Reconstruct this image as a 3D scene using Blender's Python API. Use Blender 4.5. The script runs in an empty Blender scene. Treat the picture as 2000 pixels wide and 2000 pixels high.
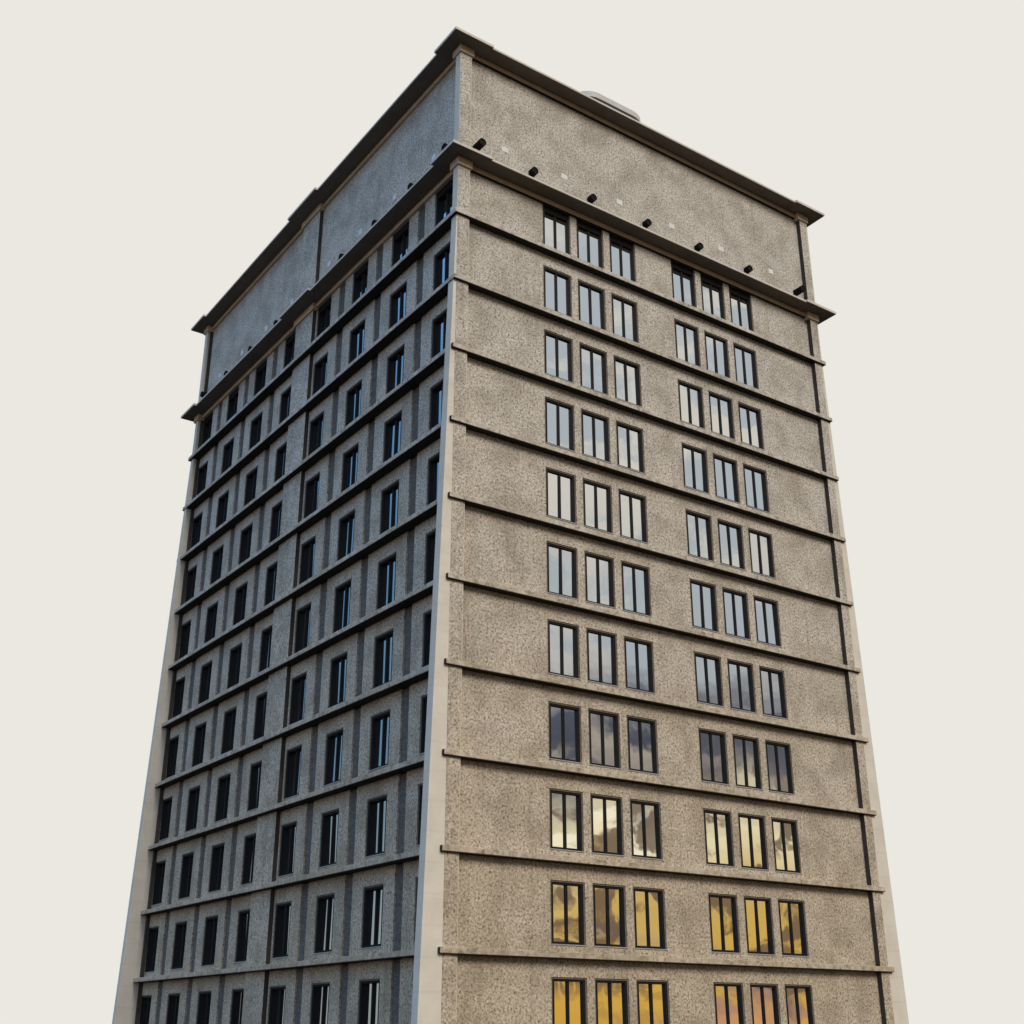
import bpy, bmesh, math, random
from mathutils import Vector, Matrix
random.seed(7)
S = bpy.context.scene
COL = S.collection

# ------------------------------------------------------------------ camera
cam_d = bpy.data.cameras.new('camera')
cam = bpy.data.objects.new('camera', cam_d); COL.objects.link(cam)
cam.location = (-25.5647, -40.7381, 1.8843)
cam.rotation_euler = (math.radians(90) + 0.400284, 0, -0.609903)
cam_d.sensor_width = 36.0; cam_d.lens = 36.0 * 2421.877 / 2000.0
cam_d.clip_start = 0.1; cam_d.clip_end = 3000
S.camera = cam

# ------------------------------------------------------------------ view transform
S.view_settings.view_transform = 'Standard'; S.view_settings.look = 'None'
S.view_settings.exposure = 0.0; S.view_settings.gamma = 1.0
S.view_settings.use_curve_mapping = False

SUN_EL, SUN_AZ = math.radians(36), math.radians(2)   # azimuth measured from -Y towards +X
SUN_DIR = Vector((math.cos(SUN_EL) * math.sin(SUN_AZ), -math.cos(SUN_EL) * math.cos(SUN_AZ), math.sin(SUN_EL)))

# ------------------------------------------------------------------ world: evening sky, pale behind the tower
W = bpy.data.worlds.new('World'); S.world = W; W.use_nodes = True
nt = W.node_tree; nt.nodes.clear()
class G:
    """tiny node-graph helper"""
    def __init__(s, nt): s.nt = nt
    def n(s, t, **kw):
        o = s.nt.nodes.new(t)
        for k, v in kw.items(): setattr(o, k, v)
        return o
    def link(s, a, b): s.nt.links.new(a, b)
    def val(s, sock, v):
        if isinstance(v, bpy.types.NodeSocket): s.link(v, sock)
        else: sock.default_value = v
    def m(s, op, a, b=0.0, c=0.0, clamp=False):
        o = s.n('ShaderNodeMath', operation=op); o.use_clamp = clamp
        for i, v in enumerate((a, b, c)): s.val(o.inputs[i], v)
        return o.outputs[0]
    def ss(s, x, a, b):          # smoothstep
        o = s.n('ShaderNodeMapRange', interpolation_type='SMOOTHSTEP')
        s.val(o.inputs[0], x); o.inputs[1].default_value = a; o.inputs[2].default_value = b
        return o.outputs[0]
    def ramp(s, x, stops, mode='LINEAR'):
        o = s.n('ShaderNodeValToRGB'); cr = o.color_ramp; cr.interpolation = mode
        while len(cr.elements) > 1: cr.elements.remove(cr.elements[-1])
        for i, (p, c) in enumerate(stops):
            e = cr.elements[0] if i == 0 else cr.elements.new(p)
            e.position = p; e.color = (*c, 1) if len(c) == 3 else c
        s.val(o.inputs[0], x); return o.outputs[0]
    def mix(s, f, a, b, mode='MIX'):
        o = s.n('ShaderNodeMix', data_type='RGBA', blend_type=mode)
        s.val(o.inputs[0], f)
        for i, v in ((6, a), (7, b)):
            if not isinstance(v, bpy.types.NodeSocket) and len(v) == 3: v = (*v, 1)
            s.val(o.inputs[i], v)
        return o.outputs[2]
    def noise(s, vec, scale, detail=4, rough=.5, dist=0.0):
        o = s.n('ShaderNodeTexNoise'); s.val(o.inputs['Vector'], vec)
        o.inputs['Scale'].default_value = scale; o.inputs['Detail'].default_value = detail
        o.inputs['Roughness'].default_value = rough; o.inputs['Distortion'].default_value = dist
        return o.outputs[0]
    def mapv(s, vec, scale=(1, 1, 1), loc=(0, 0, 0)):
        o = s.n('ShaderNodeMapping'); s.val(o.inputs[0], vec)
        o.inputs['Scale'].default_value = scale; o.inputs['Location'].default_value = loc
        return o.outputs[0]
g = G(nt)
tc = g.n('ShaderNodeTexCoord').outputs['Generated']
sep = g.n('ShaderNodeSeparateXYZ'); g.link(tc, sep.inputs[0])
dx, dy, dz = sep.outputs
cloud = g.ss(g.noise(g.mapv(tc, (1, 1, 2.6), (.7, .2, .1)), 7.5, 5, .55, .8), .47, .60)
fine = g.noise(g.mapv(tc, (1, 1, 2.2), (.3, .9, .4)), 16, 3, .5, .5)
elev = g.m('ADD', dz, g.m('MULTIPLY', g.m('SUBTRACT', fine, .5), .05))
clear = g.ramp(elev, [(0, (.68, .36, .045)), (.05, (.70, .42, .08)), (.10, (.62, .42, .13)), (.15, (.86, .74, .46)),
                      (.19, (.14, .13, .14)), (.225, (.07, .075, .10)), (.25, (.10, .11, .14)), (.275, (.41, .45, .47)), (.40, (.44, .48, .50)), (.7, (.46, .50, .53)), (1, (.42, .48, .56))])
cloudy = g.ramp(elev, [(0, (.75, .35, .16)), (.05, (.30, .20, .15)), (.10, (.80, .60, .22)), (.15, (1.0, .92, .68)),
                       (.19, (.20, .17, .17)), (.225, (.40, .34, .27)), (.25, (.25, .25, .27)), (.28, (.55, .53, .49)), (.42, (.70, .65, .57)), (1, (.48, .50, .52))])
sunset = g.mix(cloud, clear, cloudy)
murk = g.ss(g.noise(g.mapv(tc, (1, 1, 1.7), (.4, .1, .8)), 19, 4, .5, .9), .47, .56)
low = g.m('SUBTRACT', 1.0, g.ss(elev, .165, .20))
lowest = g.ss(elev, .015, .05)
sunset = g.mix(g.m('MULTIPLY', g.m('MULTIPLY', murk, g.m('MULTIPLY', low, lowest)), .88), sunset, (.155, .095, .062))
sky = g.n('ShaderNodeTexSky', sky_type='NISHITA'); sky.sun_disc = False
sky.sun_elevation = SUN_EL; sky.sun_rotation = math.pi - SUN_AZ
sky.air_density = 1.2; sky.dust_density = 1.0
nish = g.mix(1.0, sky.outputs[0], (.10, .10, .10), 'MULTIPLY')
blue = g.ramp(elev, [(0, (1.4, .98, .72)), (.11, (1.05, .88, .74)), (.19, (.50, .63, .72)), (.32, (.42, .63, .82)), (.6, (.40, .70, 1.02)), (1, (.40, .68, .98))])
blue = g.mix(.15, blue, nish)
blue = g.mix(1.0, blue, g.ramp(g.m('ADD', .5, g.m('MULTIPLY', g.m('SUBTRACT', g.m('MULTIPLY', dy, -1), 0), .5)), [(0, (.13, .19, .22)), (.12, (.18, .25, .31)), (.30, (.50, .60, .74)), (.5, (1.0, 1.07, 1.2)), (1, (1.2, 1.25, 1.36))]), 'MULTIPLY')
blue = g.mix(1.0, blue, (1.60, 1.66, 1.72), 'MULTIPLY')
side = g.ss(g.m('ADD', g.m('MULTIPLY', dx, .75), g.m('MULTIPLY', dy, -.65)), -.35, .25)   # 0: over -X (blue), 1: front
skyc = g.mix(side, blue, sunset)
fw = Vector((.527, .755, .389))
dotc = g.m('ADD', g.m('MULTIPLY', dx, fw.x), g.m('ADD', g.m('MULTIPLY', dy, fw.y), g.m('MULTIPLY', dz, fw.z)))
pale = g.ss(dotc, math.cos(math.radians(46)), math.cos(math.radians(36)))
CREAM = (.830, .807, .750)
skyc = g.mix(pale, skyc, CREAM)
skyc = g.mix(g.ss(dz, -.03, .0), (.035, .028, .022), skyc)                    # below the horizon
bg = g.n('ShaderNodeBackground'); g.link(skyc, bg.inputs[0]); bg.inputs[1].default_value = 1.0
wo = g.n('ShaderNodeOutputWorld'); g.link(bg.outputs[0], wo.inputs[0])

# ------------------------------------------------------------------ sun, veiled: wide and soft
sd = bpy.data.lights.new('sun', 'SUN'); sun = bpy.data.objects.new('sun', sd); COL.objects.link(sun)
sd.energy = 2.6; sd.angle = math.radians(26); sd.color = (1.0, .915, .80)
sun.rotation_euler = SUN_DIR.to_track_quat('Z', 'Y').to_euler()
sd.specular_factor = 0.0

# ------------------------------------------------------------------ materials
def mat(name):
    m = bpy.data.materials.new(name); m.use_nodes = True
    t = m.node_tree; t.nodes.clear(); q = G(t)
    out = q.n('ShaderNodeOutputMaterial'); p = q.n('ShaderNodeBsdfPrincipled'); q.link(p.outputs[0], out.inputs[0])
    return m, q, p, out
def geo_pos(q): return q.n('ShaderNodeNewGeometry').outputs['Position']
def bump(q, p, h, strength, dist):
    b = q.n('ShaderNodeBump'); b.inputs['Strength'].default_value = strength; b.inputs['Distance'].default_value = dist
    q.link(h, b.inputs['Height']); q.link(b.outputs[0], p.inputs['Normal'])

def harling(name, dark, mid, light, scale=10.5, stain=.36):
    """pebble-dash render: worm-like aggregate, broad blotches and rain streaks"""
    m, q, p, out = mat(name)
    pos = geo_pos(q)
    a = q.noise(pos, scale, 3, .60, .45)
    c = q.ramp(a, [(.32, dark), (.455, mid), (.66, light)])
    v = q.n('ShaderNodeTexVoronoi'); q.link(pos, v.inputs['Vector']); v.inputs['Scale'].default_value = 11
    c = q.mix(q.m('MULTIPLY', q.ss(v.outputs['Distance'], .10, .0), .5), c, dark)
    blot = q.ss(q.noise(pos, .55, 4, .6, .3), .38, .66)
    c = q.mix(q.m('MULTIPLY', blot, stain), c, (dark[0] * .92, dark[1] * .88, dark[2] * .80))
    sp = q.n('ShaderNodeSeparateXYZ'); q.link(pos, sp.inputs[0])          # golden horizon glow painted in: browner render on the lower storeys
    low_glow = q.m('MULTIPLY', q.m('SUBTRACT', 1.0, q.ss(sp.outputs[2], -2.0, 40.0)), q.m('ADD', .55, q.m('MULTIPLY', q.noise(pos, .35, 4, .6), .6)))
    c = q.mix(q.m('MULTIPLY', low_glow, .80), c, q.mix(1.0, c, (.90, .76, .57), 'MULTIPLY'))
    streak = q.ss(q.noise(q.mapv(pos, (2.2, 2.2, .16)), 1.0, 4, .6), .54, .72)
    c = q.mix(q.m('MULTIPLY', streak, .30), c, dark)
    q.link(c, p.inputs['Base Color']); p.inputs['Roughness'].default_value = .95
    p.inputs['Specular IOR Level'].default_value = .15
    bump(q, p, a, .5, .05)
    return m
M = {}
M['harl'] = harling('pebble_dash_render', (.150, .130, .098), (.393, .362, .316), (.62, .585, .54))
M['trim'] = harling('cast_stone_trim', (.24, .205, .16), (.41, .375, .33), (.54, .505, .46), 4.2, .35)
def plain(name, base, rough=.6, var=.12, scale=1.3, spec=.3, bmp=0.0, metallic=0.0):
    m, q, p, out = mat(name)
    pos = geo_pos(q); n = q.noise(pos, scale, 5, .6)
    lo = tuple(x * (1 - var) for x in base); hi = tuple(min(1, x * (1 + var)) for x in base)
    c = q.ramp(n, [(.3, lo), (.7, hi)])
    q.link(c, p.inputs['Base Color']); p.inputs['Roughness'].default_value = rough
    p.inputs['Specular IOR Level'].default_value = spec; p.inputs['Metallic'].default_value = metallic
    if bmp: bump(q, p, q.noise(pos, scale * 12, 3), bmp, .02)
    return m
def smooth_concrete():
    m, q, p, out = mat('smooth_cast_concrete')
    pos = geo_pos(q)
    n = q.noise(pos, 1.1, 5, .6); n2 = q.ss(q.noise(pos, .28, 3, .6), .57, .75)
    c = q.ramp(n, [(.3, (.52, .475, .40)), (.7, (.60, .55, .47))])
    c = q.mix(q.m('MULTIPLY', n2, .22), c, (.36, .32, .25))
    brd = q.n('ShaderNodeTexWave', wave_type='BANDS', bands_direction='Z'); q.link(pos, brd.inputs[0])
    brd.inputs['Scale'].default_value = .28; brd.inputs['Distortion'].default_value = .4
    c = q.mix(q.m('MULTIPLY', q.ss(brd.outputs['Fac'], .03, .0), .12), c, (.34, .30, .24))
    q.link(c, p.inputs['Base Color']); p.inputs['Roughness'].default_value = .85; p.inputs['Specular IOR Level'].default_value = .2
    bump(q, p, q.noise(pos, 14, 3), .15, .01)
    return m
M['fin'] = smooth_concrete()
M['slab'] = plain('cornice_concrete', (.52, .48, .43), .9, .10, 1.6, .15, .2)
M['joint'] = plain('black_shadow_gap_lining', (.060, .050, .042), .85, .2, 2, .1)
M['frame'] = plain('black_window_metal', (.009, .009, .010), .6, .15, 4, .12)
M['mould'] = plain('warm_glow_moulding', (.50, .395, .285), .9, .12, 1.4, .15)  # warm horizon glow on mouldings and caps put into the brown colour
M['under_slab_shade'] = plain('painted_soffit_shade', (.155, .128, .103), .85, .1, 1.6, .15)  # shade under the cornices put into a darker colour
M['under'] = plain('painted_underside_shade', (.030, .026, .022), .85, .1, 1.6, .1)  # near-black colour that paints shade below and at the ends of ledges
def brickmat():
    m, q, p, out = mat('dark_brick_infill')
    pos = geo_pos(q)
    sp = q.n('ShaderNodeSeparateXYZ'); q.link(pos, sp.inputs[0])
    cb = q.n('ShaderNodeCombineXYZ'); q.link(q.m('ADD', sp.outputs[0], sp.outputs[1]), cb.inputs[0]); q.link(sp.outputs[2], cb.inputs[1])
    b = q.n('ShaderNodeTexBrick'); q.link(cb.outputs[0], b.inputs['Vector'])
    b.inputs['Scale'].default_value = 1; b.inputs['Brick Width'].default_value = .22; b.inputs['Row Height'].default_value = .075
    b.inputs['Mortar Size'].default_value = .01
    b.inputs['Color1'].default_value = (.095, .088, .080, 1); b.inputs['Color2'].default_value = (.190, .172, .155, 1)
    b.inputs['Mortar'].default_value = (.06, .057, .052, 1)
    c = q.mix(q.m('MULTIPLY', q.noise(pos, 3.0, 4), .6), b.outputs[0], (.10, .095, .095))
    q.link(c, p.inputs['Base Color']); p.inputs['Roughness'].default_value = .95; p.inputs['Specular IOR Level'].default_value = .1
    bump(q, p, b.outputs['Fac'], -.4, .02)
    return m
M['brick'] = brickmat()
def glass():
    m, q, p, out = mat('mirror_coated_window_glass')
    pos = geo_pos(q)
    p.inputs['Base Color'].default_value = (.012, .013, .015, 1); p.inputs['Roughness'].default_value = .05
    gl = q.n('ShaderNodeBsdfGlossy'); gl.inputs['Color'].default_value = (.92, .94, .95, 1); gl.inputs['Roughness'].default_value = .015
    b = q.n('ShaderNodeBump'); b.inputs['Strength'].default_value = .06; b.inputs['Distance'].default_value = .05
    q.link(q.noise(pos, .9, 2), b.inputs['Height']); q.link(b.outputs[0], gl.inputs['Normal'])
    mx = q.n('ShaderNodeMixShader'); mx.inputs[0].default_value = .94
    q.link(p.outputs[0], mx.inputs[1]); q.link(gl.outputs[0], mx.inputs[2]); q.link(mx.outputs[0], out.inputs[0])
    return m
M['glass'] = glass()
M['black'] = plain('black_painted_pipe', (.005, .005, .005), .7, .1, 6, .1)
M['vent'] = plain('pale_vent_plate', (.60, .60, .57), .7, .05, 3, .2)
M['roofw'] = plain('pale_roof_canopy_metal', (.46, .44, .42), .6, .06, 2, .25)
M['roof'] = plain('roof_gravel', (.22, .21, .19), .95, .2, 6, .1)
M['pave'] = plain('dark_paving', (.040, .037, .033), .9, .25, .8, .15)
M['casing'] = plain('weathered_bronze_casing', (.125, .098, .075), .8, .25, 5, .15)
M['sill'] = plain('pale_metal_sill', (.27, .27, .27), .5, .06, 3, .3)

# ------------------------------------------------------------------ mesh helpers
class MB:
    def __init__(s): s.v = []; s.f = []; s.mi = []
    def quad(s, a, b, c, d, mi=0):
        i = len(s.v); s.v += [a, b, c, d]; s.f.append((i, i + 1, i + 2, i + 3)); s.mi.append(mi)
    def hexa(s, p, mi=0, faces=None):
        """p: 8 points, bottom ring 0-3 counter-clockwise, top ring 4-7"""
        i = len(s.v); s.v += p
        fs = [(3, 2, 1, 0), (4, 5, 6, 7), (0, 1, 5, 4), (1, 2, 6, 5), (2, 3, 7, 6), (3, 0, 4, 7)]
        for k, f in enumerate(fs):
            s.f.append(tuple(i + j for j in f)); s.mi.append(faces.get(k, mi) if faces else mi)
    def box(s, x0, x1, y0, y1, z0, z1, mi=0, faces=None):
        s.hexa([(x0, y0, z0), (x1, y0, z0), (x1, y1, z0), (x0, y1, z0), (x0, y0, z1), (x1, y0, z1), (x1, y1, z1), (x0, y1, z1)], mi, faces)
    def build(s, name, mats, parent=None, bevel=0.0, loc=None):
        me = bpy.data.meshes.new(name); me.from_pydata(s.v, [], s.f)
        for m in (mats if isinstance(mats, (list, tuple)) else [mats]): me.materials.append(m)
        for k, p in enumerate(me.polygons): p.material_index = s.mi[k]
        if bevel:
            b = bmesh.new(); b.from_mesh(me); bmesh.ops.remove_doubles(b, verts=b.verts, dist=1e-5)
            es = [e for e in b.edges if len(e.link_faces) == 2 and e.calc_face_angle(0) > .5]
            bmesh.ops.bevel(b, geom=es, offset=bevel, segments=2, affect='EDGES', profile=.5, clamp_overlap=True)
            b.to_mesh(me); b.free()
        o = bpy.data.objects.new(name, me); COL.objects.link(o)
        if parent: o.parent = parent
        if loc: o.location = loc
        return o

# ------------------------------------------------------------------ ground
gm = MB(); R_ = 400
gm.box(-R_, R_, -R_, R_, -.5, 0)
ground = gm.build('ground', M['pave']); ground['kind'] = 'structure'

# ------------------------------------------------------------------ the tower
ZR = 40.0                 # height of the head of the top row of windows
BW, BL = 23.9, 32.22      # plan of the textured walls
H = 3.6; NROW = 11
ZA = ZR + 7.22            # underside of the top cornice
tower = bpy.data.objects.new('office_tower', None); COL.objects.link(tower)
tower['label'] = 'tall grey concrete office tower with two deep cornices and a ledge under every storey'
tower['category'] = 'tower'
def P(name, mb, mats, bevel=0.0, parent=tower, label=None):
    o = mb.build(name, mats, parent, bevel)
    if label: o['label'] = label
    return o

WW, WH = 1.73, 2.4        # window opening
RX = [4.745, 6.86, 8.985, 13.20, 15.32, 17.44]
LY = [.69, 4.91, 9.17, 13.40, 17.66, 21.88, 26.10, 30.30]
STR = [(3.36, 4.02), (7.58, 8.26), (11.75, 12.46), (20.31, 21.0), (24.50, 25.18), (28.75, 29.44)]
def zhead(r): return ZR - H * (r - 1)
def rowrect(r): return (zhead(r) - WH, zhead(r) + (.30 if r == 1 else 0))

def facade(name, axis, us, zs, holes, depths, mats):
    """wall sheet with real openings; axis 'x' -> wall runs along X at y=0, 'y' -> along Y at x=0.
    holes: list of (u0,u1,z0,z1,depth,backmat or None)"""
    us = sorted(set(round(u, 4) for u in us)); zs = sorted(set(round(z, 4) for z in zs))
    mb = MB()
    def pt(u, d, z): return (u, d, z) if axis == 'x' else (d, u, z)
    def q(a, b, c, d, mi=0):
        mb.quad(a, b, c, d, mi) if axis == 'x' else mb.quad(d, c, b, a, mi)
    for i in range(len(us) - 1):
        for j in range(len(zs) - 1):
            uc, zc = (us[i] + us[i + 1]) / 2, (zs[j] + zs[j + 1]) / 2
            if any(h[0] < uc < h[1] and h[2] < zc < h[3] for h in holes): continue
            q(pt(us[i], 0, zs[j]), pt(us[i + 1], 0, zs[j]), pt(us[i + 1], 0, zs[j + 1]), pt(us[i], 0, zs[j + 1]))
    for u0, u1, z0, z1, d, bm_ in holes:
        q(pt(u0, 0, z0), pt(u0, d, z0), pt(u0, d, z1), pt(u0, 0, z1), 0)
        q(pt(u1, d, z0), pt(u1, 0, z0), pt(u1, 0, z1), pt(u1, d, z1), 0)
        q(pt(u0, 0, z1), pt(u0, d, z1), pt(u1, d, z1), pt(u1, 0, z1), 0)
        q(pt(u0, d, z0), pt(u0, 0, z0), pt(u1, 0, z0), pt(u1, d, z0), 0)
    me_o = mb.build(name, mats, tower)
    b = bmesh.new(); b.from_mesh(me_o.data); bmesh.ops.remove_doubles(b, verts=b.verts, dist=1e-4); b.to_mesh(me_o.data); b.free()
    return me_o

D = .42
holesR = []
for r in range(1, NROW + 1):
    z0, z1 = rowrect(r)
    for x in RX: holesR.append((x, x + WW, z0, z1, D, None))
us = [0, BW] + [u for h in holesR for u in h[:2]]; zs = [0, ZA] + [z for h in holesR for z in h[2:4]]
facade('front_wall', 'x', us, zs, holesR, None, M['harl'])
holesL = []
for r in range(1, NROW + 1):
    z0, z1 = rowrect(r)
    for y in LY: holesL.append((y, y + WW, z0, z1, D, None))
for a, b_ in STR: holesL.append((a, b_, .2, ZR + .25, .09, None))
us = [0, BL] + [u for h in holesL for u in h[:2]]; zs = [0, ZA] + [z for h in holesL for z in h[2:4]]
facade('side_wall', 'y', us, zs, holesL, None, M['harl'])
for a, b_ in STR:
    mb = MB(); mb.box(.09, .30, a - .05, b_ + .05, .1, ZR + .30)
    P('brick_strip', mb, M['brick'])
mb = MB()                                                    # the two walls away from the camera
mb.box(BW - .3, BW, .01, BL - .31, 0, ZA)
P('end_wall', mb, M['harl'])
mb = MB(); mb.box(.01, BW, BL - .3, BL, 0, ZA); P('rear_wall', mb, M['harl'])
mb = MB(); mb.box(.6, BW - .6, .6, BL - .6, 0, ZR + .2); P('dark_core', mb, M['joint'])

# pilasters (proud of the wall, their inner cheeks lined black)
PF = .27
def pil(x0, x1, y0, y1, cheeks, z0=0, z1=ZA):
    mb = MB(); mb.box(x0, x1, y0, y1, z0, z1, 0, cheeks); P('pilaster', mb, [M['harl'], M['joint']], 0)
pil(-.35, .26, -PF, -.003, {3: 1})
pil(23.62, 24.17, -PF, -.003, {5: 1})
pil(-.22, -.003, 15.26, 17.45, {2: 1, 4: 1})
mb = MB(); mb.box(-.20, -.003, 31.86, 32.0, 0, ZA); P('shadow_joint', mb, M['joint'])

# flared smooth corner fins
def flare(z):
    return max(.37, .32 + .0268 * (ZR - z))
def fin(y0, y1, sx):
    mb = MB(); zl = [0] + [ZR - 1.2 * k for k in range(33, -1, -1) if ZR - 1.2 * k > .2] + [ZR + 3.5, ZA]
    zl = sorted(set(zl)); X = lambda z: -flare(z) if sx < 0 else BW + flare(z)
    xi = .30 if sx < 0 else BW - .25
    ring = []
    for z in zl:
        a, b_ = (X(z), xi) if sx < 0 else (xi, X(z))
        ring.append([(a, y0, z), (b_, y0, z), (b_, y1, z), (a, y1, z)])
    n = len(ring)
    for r in ring: mb.v += r
    for k in range(n - 1):
        for j in range(4):
            i0, i1 = k * 4 + j, k * 4 + (j + 1) % 4
            mb.f.append((i0, i1, i1 + 4, i0 + 4)); mb.mi.append(0)
    mb.f.append((3, 2, 1, 0)); mb.mi.append(0); t = (n - 1) * 4
    mb.f.append((t, t + 1, t + 2, t + 3)); mb.mi.append(0)
    P('corner_fin', mb, M['fin'], .012)
fin(-.25, .20, -1); fin(32.0, 32.42, -1); fin(-.25, .20, 1); fin(32.02, 32.42, 1)

# storey ledges
for r in range(1, NROW + 1):
    z1 = zhead(r) - 2.71; z0 = z1 - .215
    if z0 < .2: continue
    mb = MB(); mb.box(-.545, 24.43, -.40, 32.62, z0, z1)
    P('storey_ledge', mb, M['trim'], .018)
    mb = MB(); mb.box(-.525, 24.41, -.385, 32.60, z0 - .02, z0 - .002); P('underside_shade', mb, M['under'])  # added dark sheet: painted shade under the ledge
    if r >= 3:
        mb = MB(); mb.box(-.558, -.547, -.405, -.255, z0 - .015, z1 - .02); P('ledge_end_shade', mb, M['under'], .004)  # added black plate: painted shade on the ledge end

# cornices: moulding, pilaster caps, thin slab with thicker blocks over the corners
def cornice(zs_, top):
    mb = MB(); mb.box(-.14, 24.04, -.125, 32.34, zs_ - .31, zs_ - .032)
    P('cornice_moulding', mb, M['mould'], .01)
    mb = MB(); mb.box(.40, 23.42, -.115, -.003, zs_ - .36, zs_ - .312); P('underside_shade', mb, M['under'])  # added dark strip: painted shade below the moulding
    for (x0, x1, y0, y1) in ((-.45, .38, -.36, .0), (23.44, 24.30, -.36, .0), (-.445, .0, .002, .38), (-.32, .0, 15.08, 17.62), (-.45, .0, 31.85, 32.6)):
        mb = MB(); mb.box(x0, x1, y0, y1, zs_ - .47, zs_ - .034, 0)
        P('pilaster_cap', mb, [M['mould'], M['joint']], .01)
    mb = MB(); mb.box(-.985, 24.885, -.915, 33.12, zs_, zs_ + .115); P('cornice_slab', mb, M['slab'], .01)
    mb = MB(); mb.box(-.965, 24.865, -.895, 33.10, zs_ - .022, zs_ - .004); P('soffit_shade', mb, M['under_slab_shade'])  # added dark sheet: painted shade under the slab
    for (x0, x1, y0, y1) in ((-1.155, 1.09, -1.03, 1.0), (22.66, 25.055, -1.03, 1.0), (-1.155, .4, 14.15, 17.83), (-1.155, 1.09, 30.92, 33.25), (22.66, 25.055, 30.92, 33.25)):
        mb = MB(); mb.box(x0, x1, y0, y1, zs_ - .02, zs_ + .135)
        P('corner_slab', mb, M['slab'], .01)
        mb = MB(); mb.box(x0 + .02, x1 - .02, y0 + .02, y1 - .02, zs_ - .030, zs_ - .0235); P('soffit_shade', mb, M['under_slab_shade'])
cornice(ZR + .35, False); cornice(ZA, True)
mb = MB(); mb.box(-.2, 24.1, -.2, 32.4, ZA + .12, ZA + .22); P('roof', mb, M['roof'])

# drain spouts above the lower cornice
def tube(c0, axis, L, r, n=20, t=.035):
    mb = MB(); c0 = Vector(c0); ax = Vector(axis); u = Vector((0, 0, 1)); v = ax.cross(u)
    rings = [(0, r), (L, r), (L, r - t), (L - .03, r - t)]
    for d, rr in rings:
        for k in range(n):
            a = 2 * math.pi * k / n
            mb.v.append(tuple(c0 + ax * d + u * (rr * math.sin(a)) + v * (rr * math.cos(a))))
    for q_ in range(3):
        for k in range(n):
            k2 = (k + 1) % n
            mb.f.append((q_ * n + k, q_ * n + k2, (q_ + 1) * n + k2, (q_ + 1) * n + k)); mb.mi.append(0)
    mb.f.append(tuple(3 * n + k for k in range(n))); mb.mi.append(0)
    P('drain_spout', mb, M['black'])
for i, x in enumerate((.77, 4.09, 7.80, 11.50, 15.21, 18.95, 22.91)):
    tube((x, .0, ZR + 1.52), (0, -1, 0), .62 if i in (0, 6) else .33, .20)
for i, y in enumerate((.85, 4.42, 8.18, 11.93, 20.35, 24.1, 27.9, 31.45)):
    tube((0, y, ZR + 1.58), (-1, 0, 0), .55 if i in (0, 7) else .36, .20)
# pale square vent plates
for x in (2.48, 6.15, 9.80, 13.44, 17.09, 20.99):
    mb = MB(); mb.box(x - .19, x + .19, -.012, .01, ZR + 2.26 - .15, ZR + 2.26 + .15); P('vent_plate', mb, M['vent'], .004)
for y in (2.7, 6.60, 10.34, 14.04, 18.86, 22.54, 26.20, 29.81):
    mb = MB(); mb.box(-.012, .01, y - .17, y + .17, ZR + 2.42 - .17, ZR + 2.42 + .17); P('vent_plate', mb, M['vent'], .004)

# windows ------------------------------------------------------------
FD0, FD1 = .05, .40      # frame front and back below the wall face
def window_mesh(z1=WH, head=.15, gp=.15, mf=.10):
    """local: u along the wall from 0, depth inward +v, z up from the sill"""
    fr, gl = [], []
    sw, bt, ml = .17, .10, .12; W_ = WW
    def b(l, u0, u1, v0, v1, za, zb, mi=0): l.append((u0, u1, v0, v1, za, zb) + ((mi,) if l is fr else ()))
    cs = .065                                   # bronze outer casing
    b(fr, .002, cs, .03, FD1, .002, z1 - .002, 1); b(fr, W_ - cs, W_ - .002, .03, FD1, .002, z1 - .002, 1)
    b(fr, cs, W_ - cs, .03, FD1, z1 - cs, z1 - .002, 1)
    b(fr, cs, sw, FD0, FD1, .002, z1 - cs); b(fr, W_ - sw, W_ - cs, FD0, FD1, .002, z1 - cs)
    b(fr, sw, W_ - sw, FD0 + .01, FD1, z1 - head, z1 - cs); b(fr, sw, W_ - sw, FD0 + .03, FD1, .002, bt)
    c = W_ / 2
    b(fr, c - ml / 2, c + ml / 2, mf, FD1, bt, z1 - head)
    for (a, d) in ((sw, c - ml / 2), (c + ml / 2, W_ - sw)):
        gl.append((a - .01, d + .01, gp, gp + .012, bt - .01, z1 - head + .01))
    return fr, gl
def to_mb(boxes, axis, off=(0, 0, 0), mi=0, mb=None):
    mb = mb or MB()
    for bx_ in boxes:
        u0, u1, v0, v1, za, zb = bx_[:6]; k_ = bx_[6] * 3 if len(bx_) > 6 and mi == 0 else mi
        if axis == 'x': mb.box(off[0] + u0, off[0] + u1, off[1] + v0, off[1] + v1, off[2] + za, off[2] + zb, k_)
        else: mb.box(off[0] + v0, off[0] + v1, off[1] + u0, off[1] + u1, off[2] + za, off[2] + zb, k_)
    return mb
protos = {}
for axis in 'xy':
    for top in (0, 1):
        fr, gl = window_mesh(WH + (.30 if top else 0), head=.15 + (.50 if top else 0), gp=.15 if axis == 'x' else .235, mf=.10 if axis == 'x' else .155)
        protos[axis, top] = (to_mb(fr, axis), to_mb([(a - WW / 2, b_ - WW / 2, v0 - (.156 if axis == 'x' else .241), v1 - (.156 if axis == 'x' else .241), za - WH / 2, zb - WH / 2) for a, b_, v0, v1, za, zb in gl], axis), fr, gl)
meshes = {}
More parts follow.
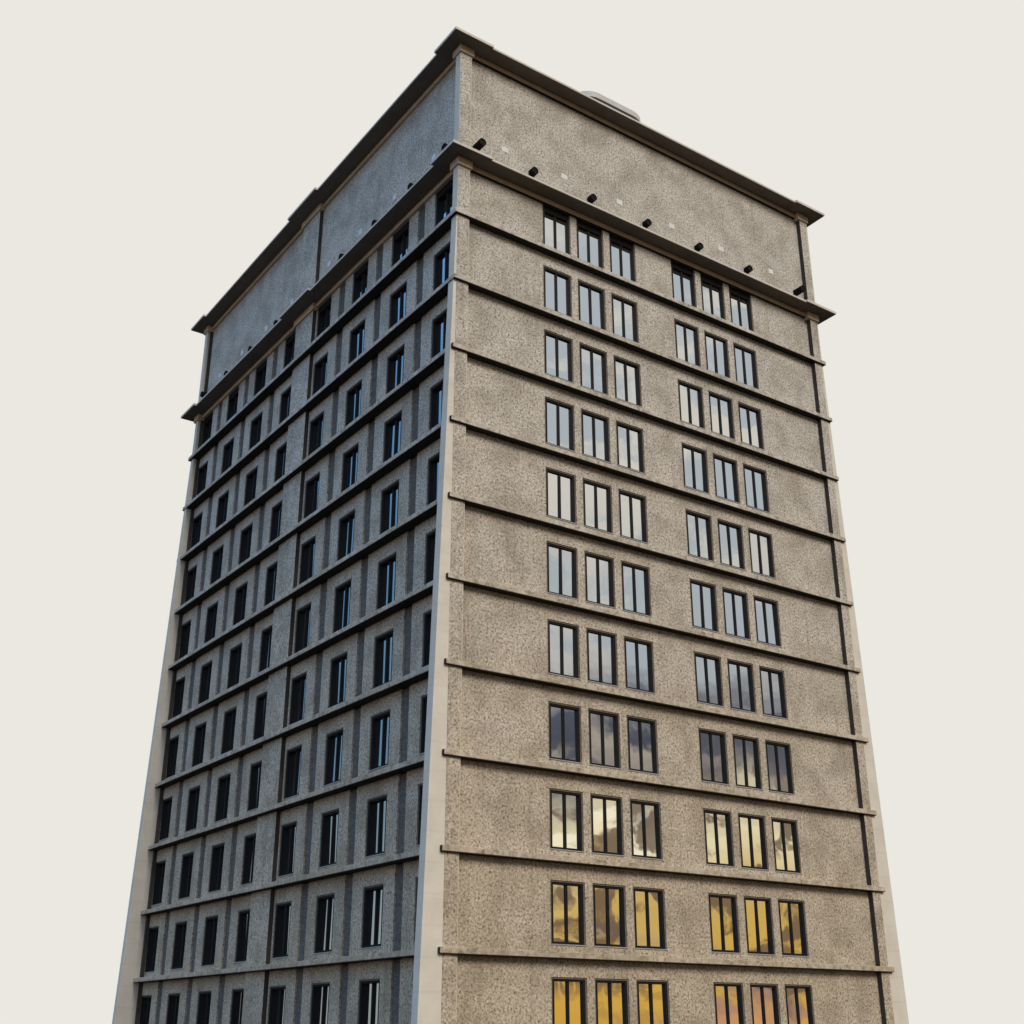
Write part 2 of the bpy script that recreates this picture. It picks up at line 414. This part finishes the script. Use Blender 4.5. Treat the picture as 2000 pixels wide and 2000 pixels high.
def place_window(axis, r, u):
    top = r == 1; mbf, mbg, fr, gl = protos[axis, int(top)]
    loc = Vector((u, 0, zhead(r) - WH)) if axis == 'x' else Vector((0, u, zhead(r) - WH))
    key = (axis, top)
    if key not in meshes:
        w = mbf.build('window', [M['frame'], M['glass'], M['sill'], M['casing']], tower); pn = mbg.build('pane', M['glass'], w)
        sb = to_mb([(.0, WW, -.03, .10, -.035, .004)], axis); sl = sb.build('sill', M['sill'], w)
        meshes[key] = (w, pn, sl)
    else:
        w0, p0, s0 = meshes[key]
        w = w0.copy(); COL.objects.link(w); w.parent = tower
        pn = p0.copy(); COL.objects.link(pn); pn.parent = w
        sl = s0.copy(); COL.objects.link(sl); sl.parent = w
    w.location = loc
    cen = (WW / 2, .156, WH / 2) if axis == 'x' else (.241, WW / 2, WH / 2)
    pn.location = cen
    t = math.radians(.55)
    a, b_ = random.uniform(-t, t), random.uniform(-t, t)
    pn.rotation_euler = (a, 0, b_) if axis == 'x' else (0, a, b_)
for r in range(1, NROW + 1):
    for x in RX: place_window('x', r, x)
# the side wall has 88 more; the 34 that show largest are windows of their own, the others one object
cand = []
for r in range(1, NROW + 1):
    for c_, y in enumerate(LY):
        d = (Vector((0, y + .86, zhead(r) - 1.2)) - cam.location).length
        cand.append(((0 if 1 <= c_ <= 7 else 40) + (3 if r in (1, NROW) else 0) + d, r, c_))
cand.sort(); own = set((r, c_) for _, r, c_ in cand[:34])
rest = MB()
for r in range(1, NROW + 1):
    for c_, y in enumerate(LY):
        if (r, c_) in own: place_window('y', r, y)
        else:
            _, _, fr, gl = protos['y', int(r == 1)]; off = (0, y, zhead(r) - WH)
            to_mb(fr, 'y', off, 0, rest); to_mb(gl, 'y', off, 1, rest); to_mb([(.0, WW, -.03, .10, -.035, .004)], 'y', off, 2, rest)
ro = rest.build('window', [M['frame'], M['glass'], M['sill'], M['casing']], tower); ro['kind'] = 'stuff'
ro['label'] = 'remaining narrow black windows of the shaded side wall'

# ------------------------------------------------------------------ roof canopy
def rrect(x0, x1, y0, y1, r, n=8):
    pts = []
    for cx, cy, a0 in ((x1 - r, y1 - r, 0), (x0 + r, y1 - r, 90), (x0 + r, y0 + r, 180), (x1 - r, y0 + r, 270)):
        for k in range(n + 1):
            a = math.radians(a0 + 90 * k / n); pts.append((cx + r * math.cos(a), cy + r * math.sin(a)))
    return pts
def prism(pts, z0, z1):
    mb = MB(); n = len(pts)
    mb.v = [(x, y, z0) for x, y in pts] + [(x, y, z1) for x, y in pts]
    for k in range(n):
        k2 = (k + 1) % n; mb.f.append((k, k2, n + k2, n + k)); mb.mi.append(0)
    mb.f.append(tuple(reversed(range(n)))); mb.f.append(tuple(range(n, 2 * n))); mb.mi += [0, 0]
    return mb
CZ = ZR + 11.0
can = bpy.data.objects.new('rooftop_canopy', None); COL.objects.link(can)
can['label'] = 'pale rounded roof structure peeping over the top cornice of the sunlit front'
can['category'] = 'roof structure'
can.location = (11.6, 4.6, ZA + .22)
hx = 2.45
a = prism(rrect(-hx, hx, -2.6, 2.6, 1.2), 3.42, 3.79).build('rim', M['roofw'], can)
b_ = prism(rrect(-hx + .25, hx - .25, -2.35, 2.35, .8), .0, 3.42).build('base', M['joint'], can)
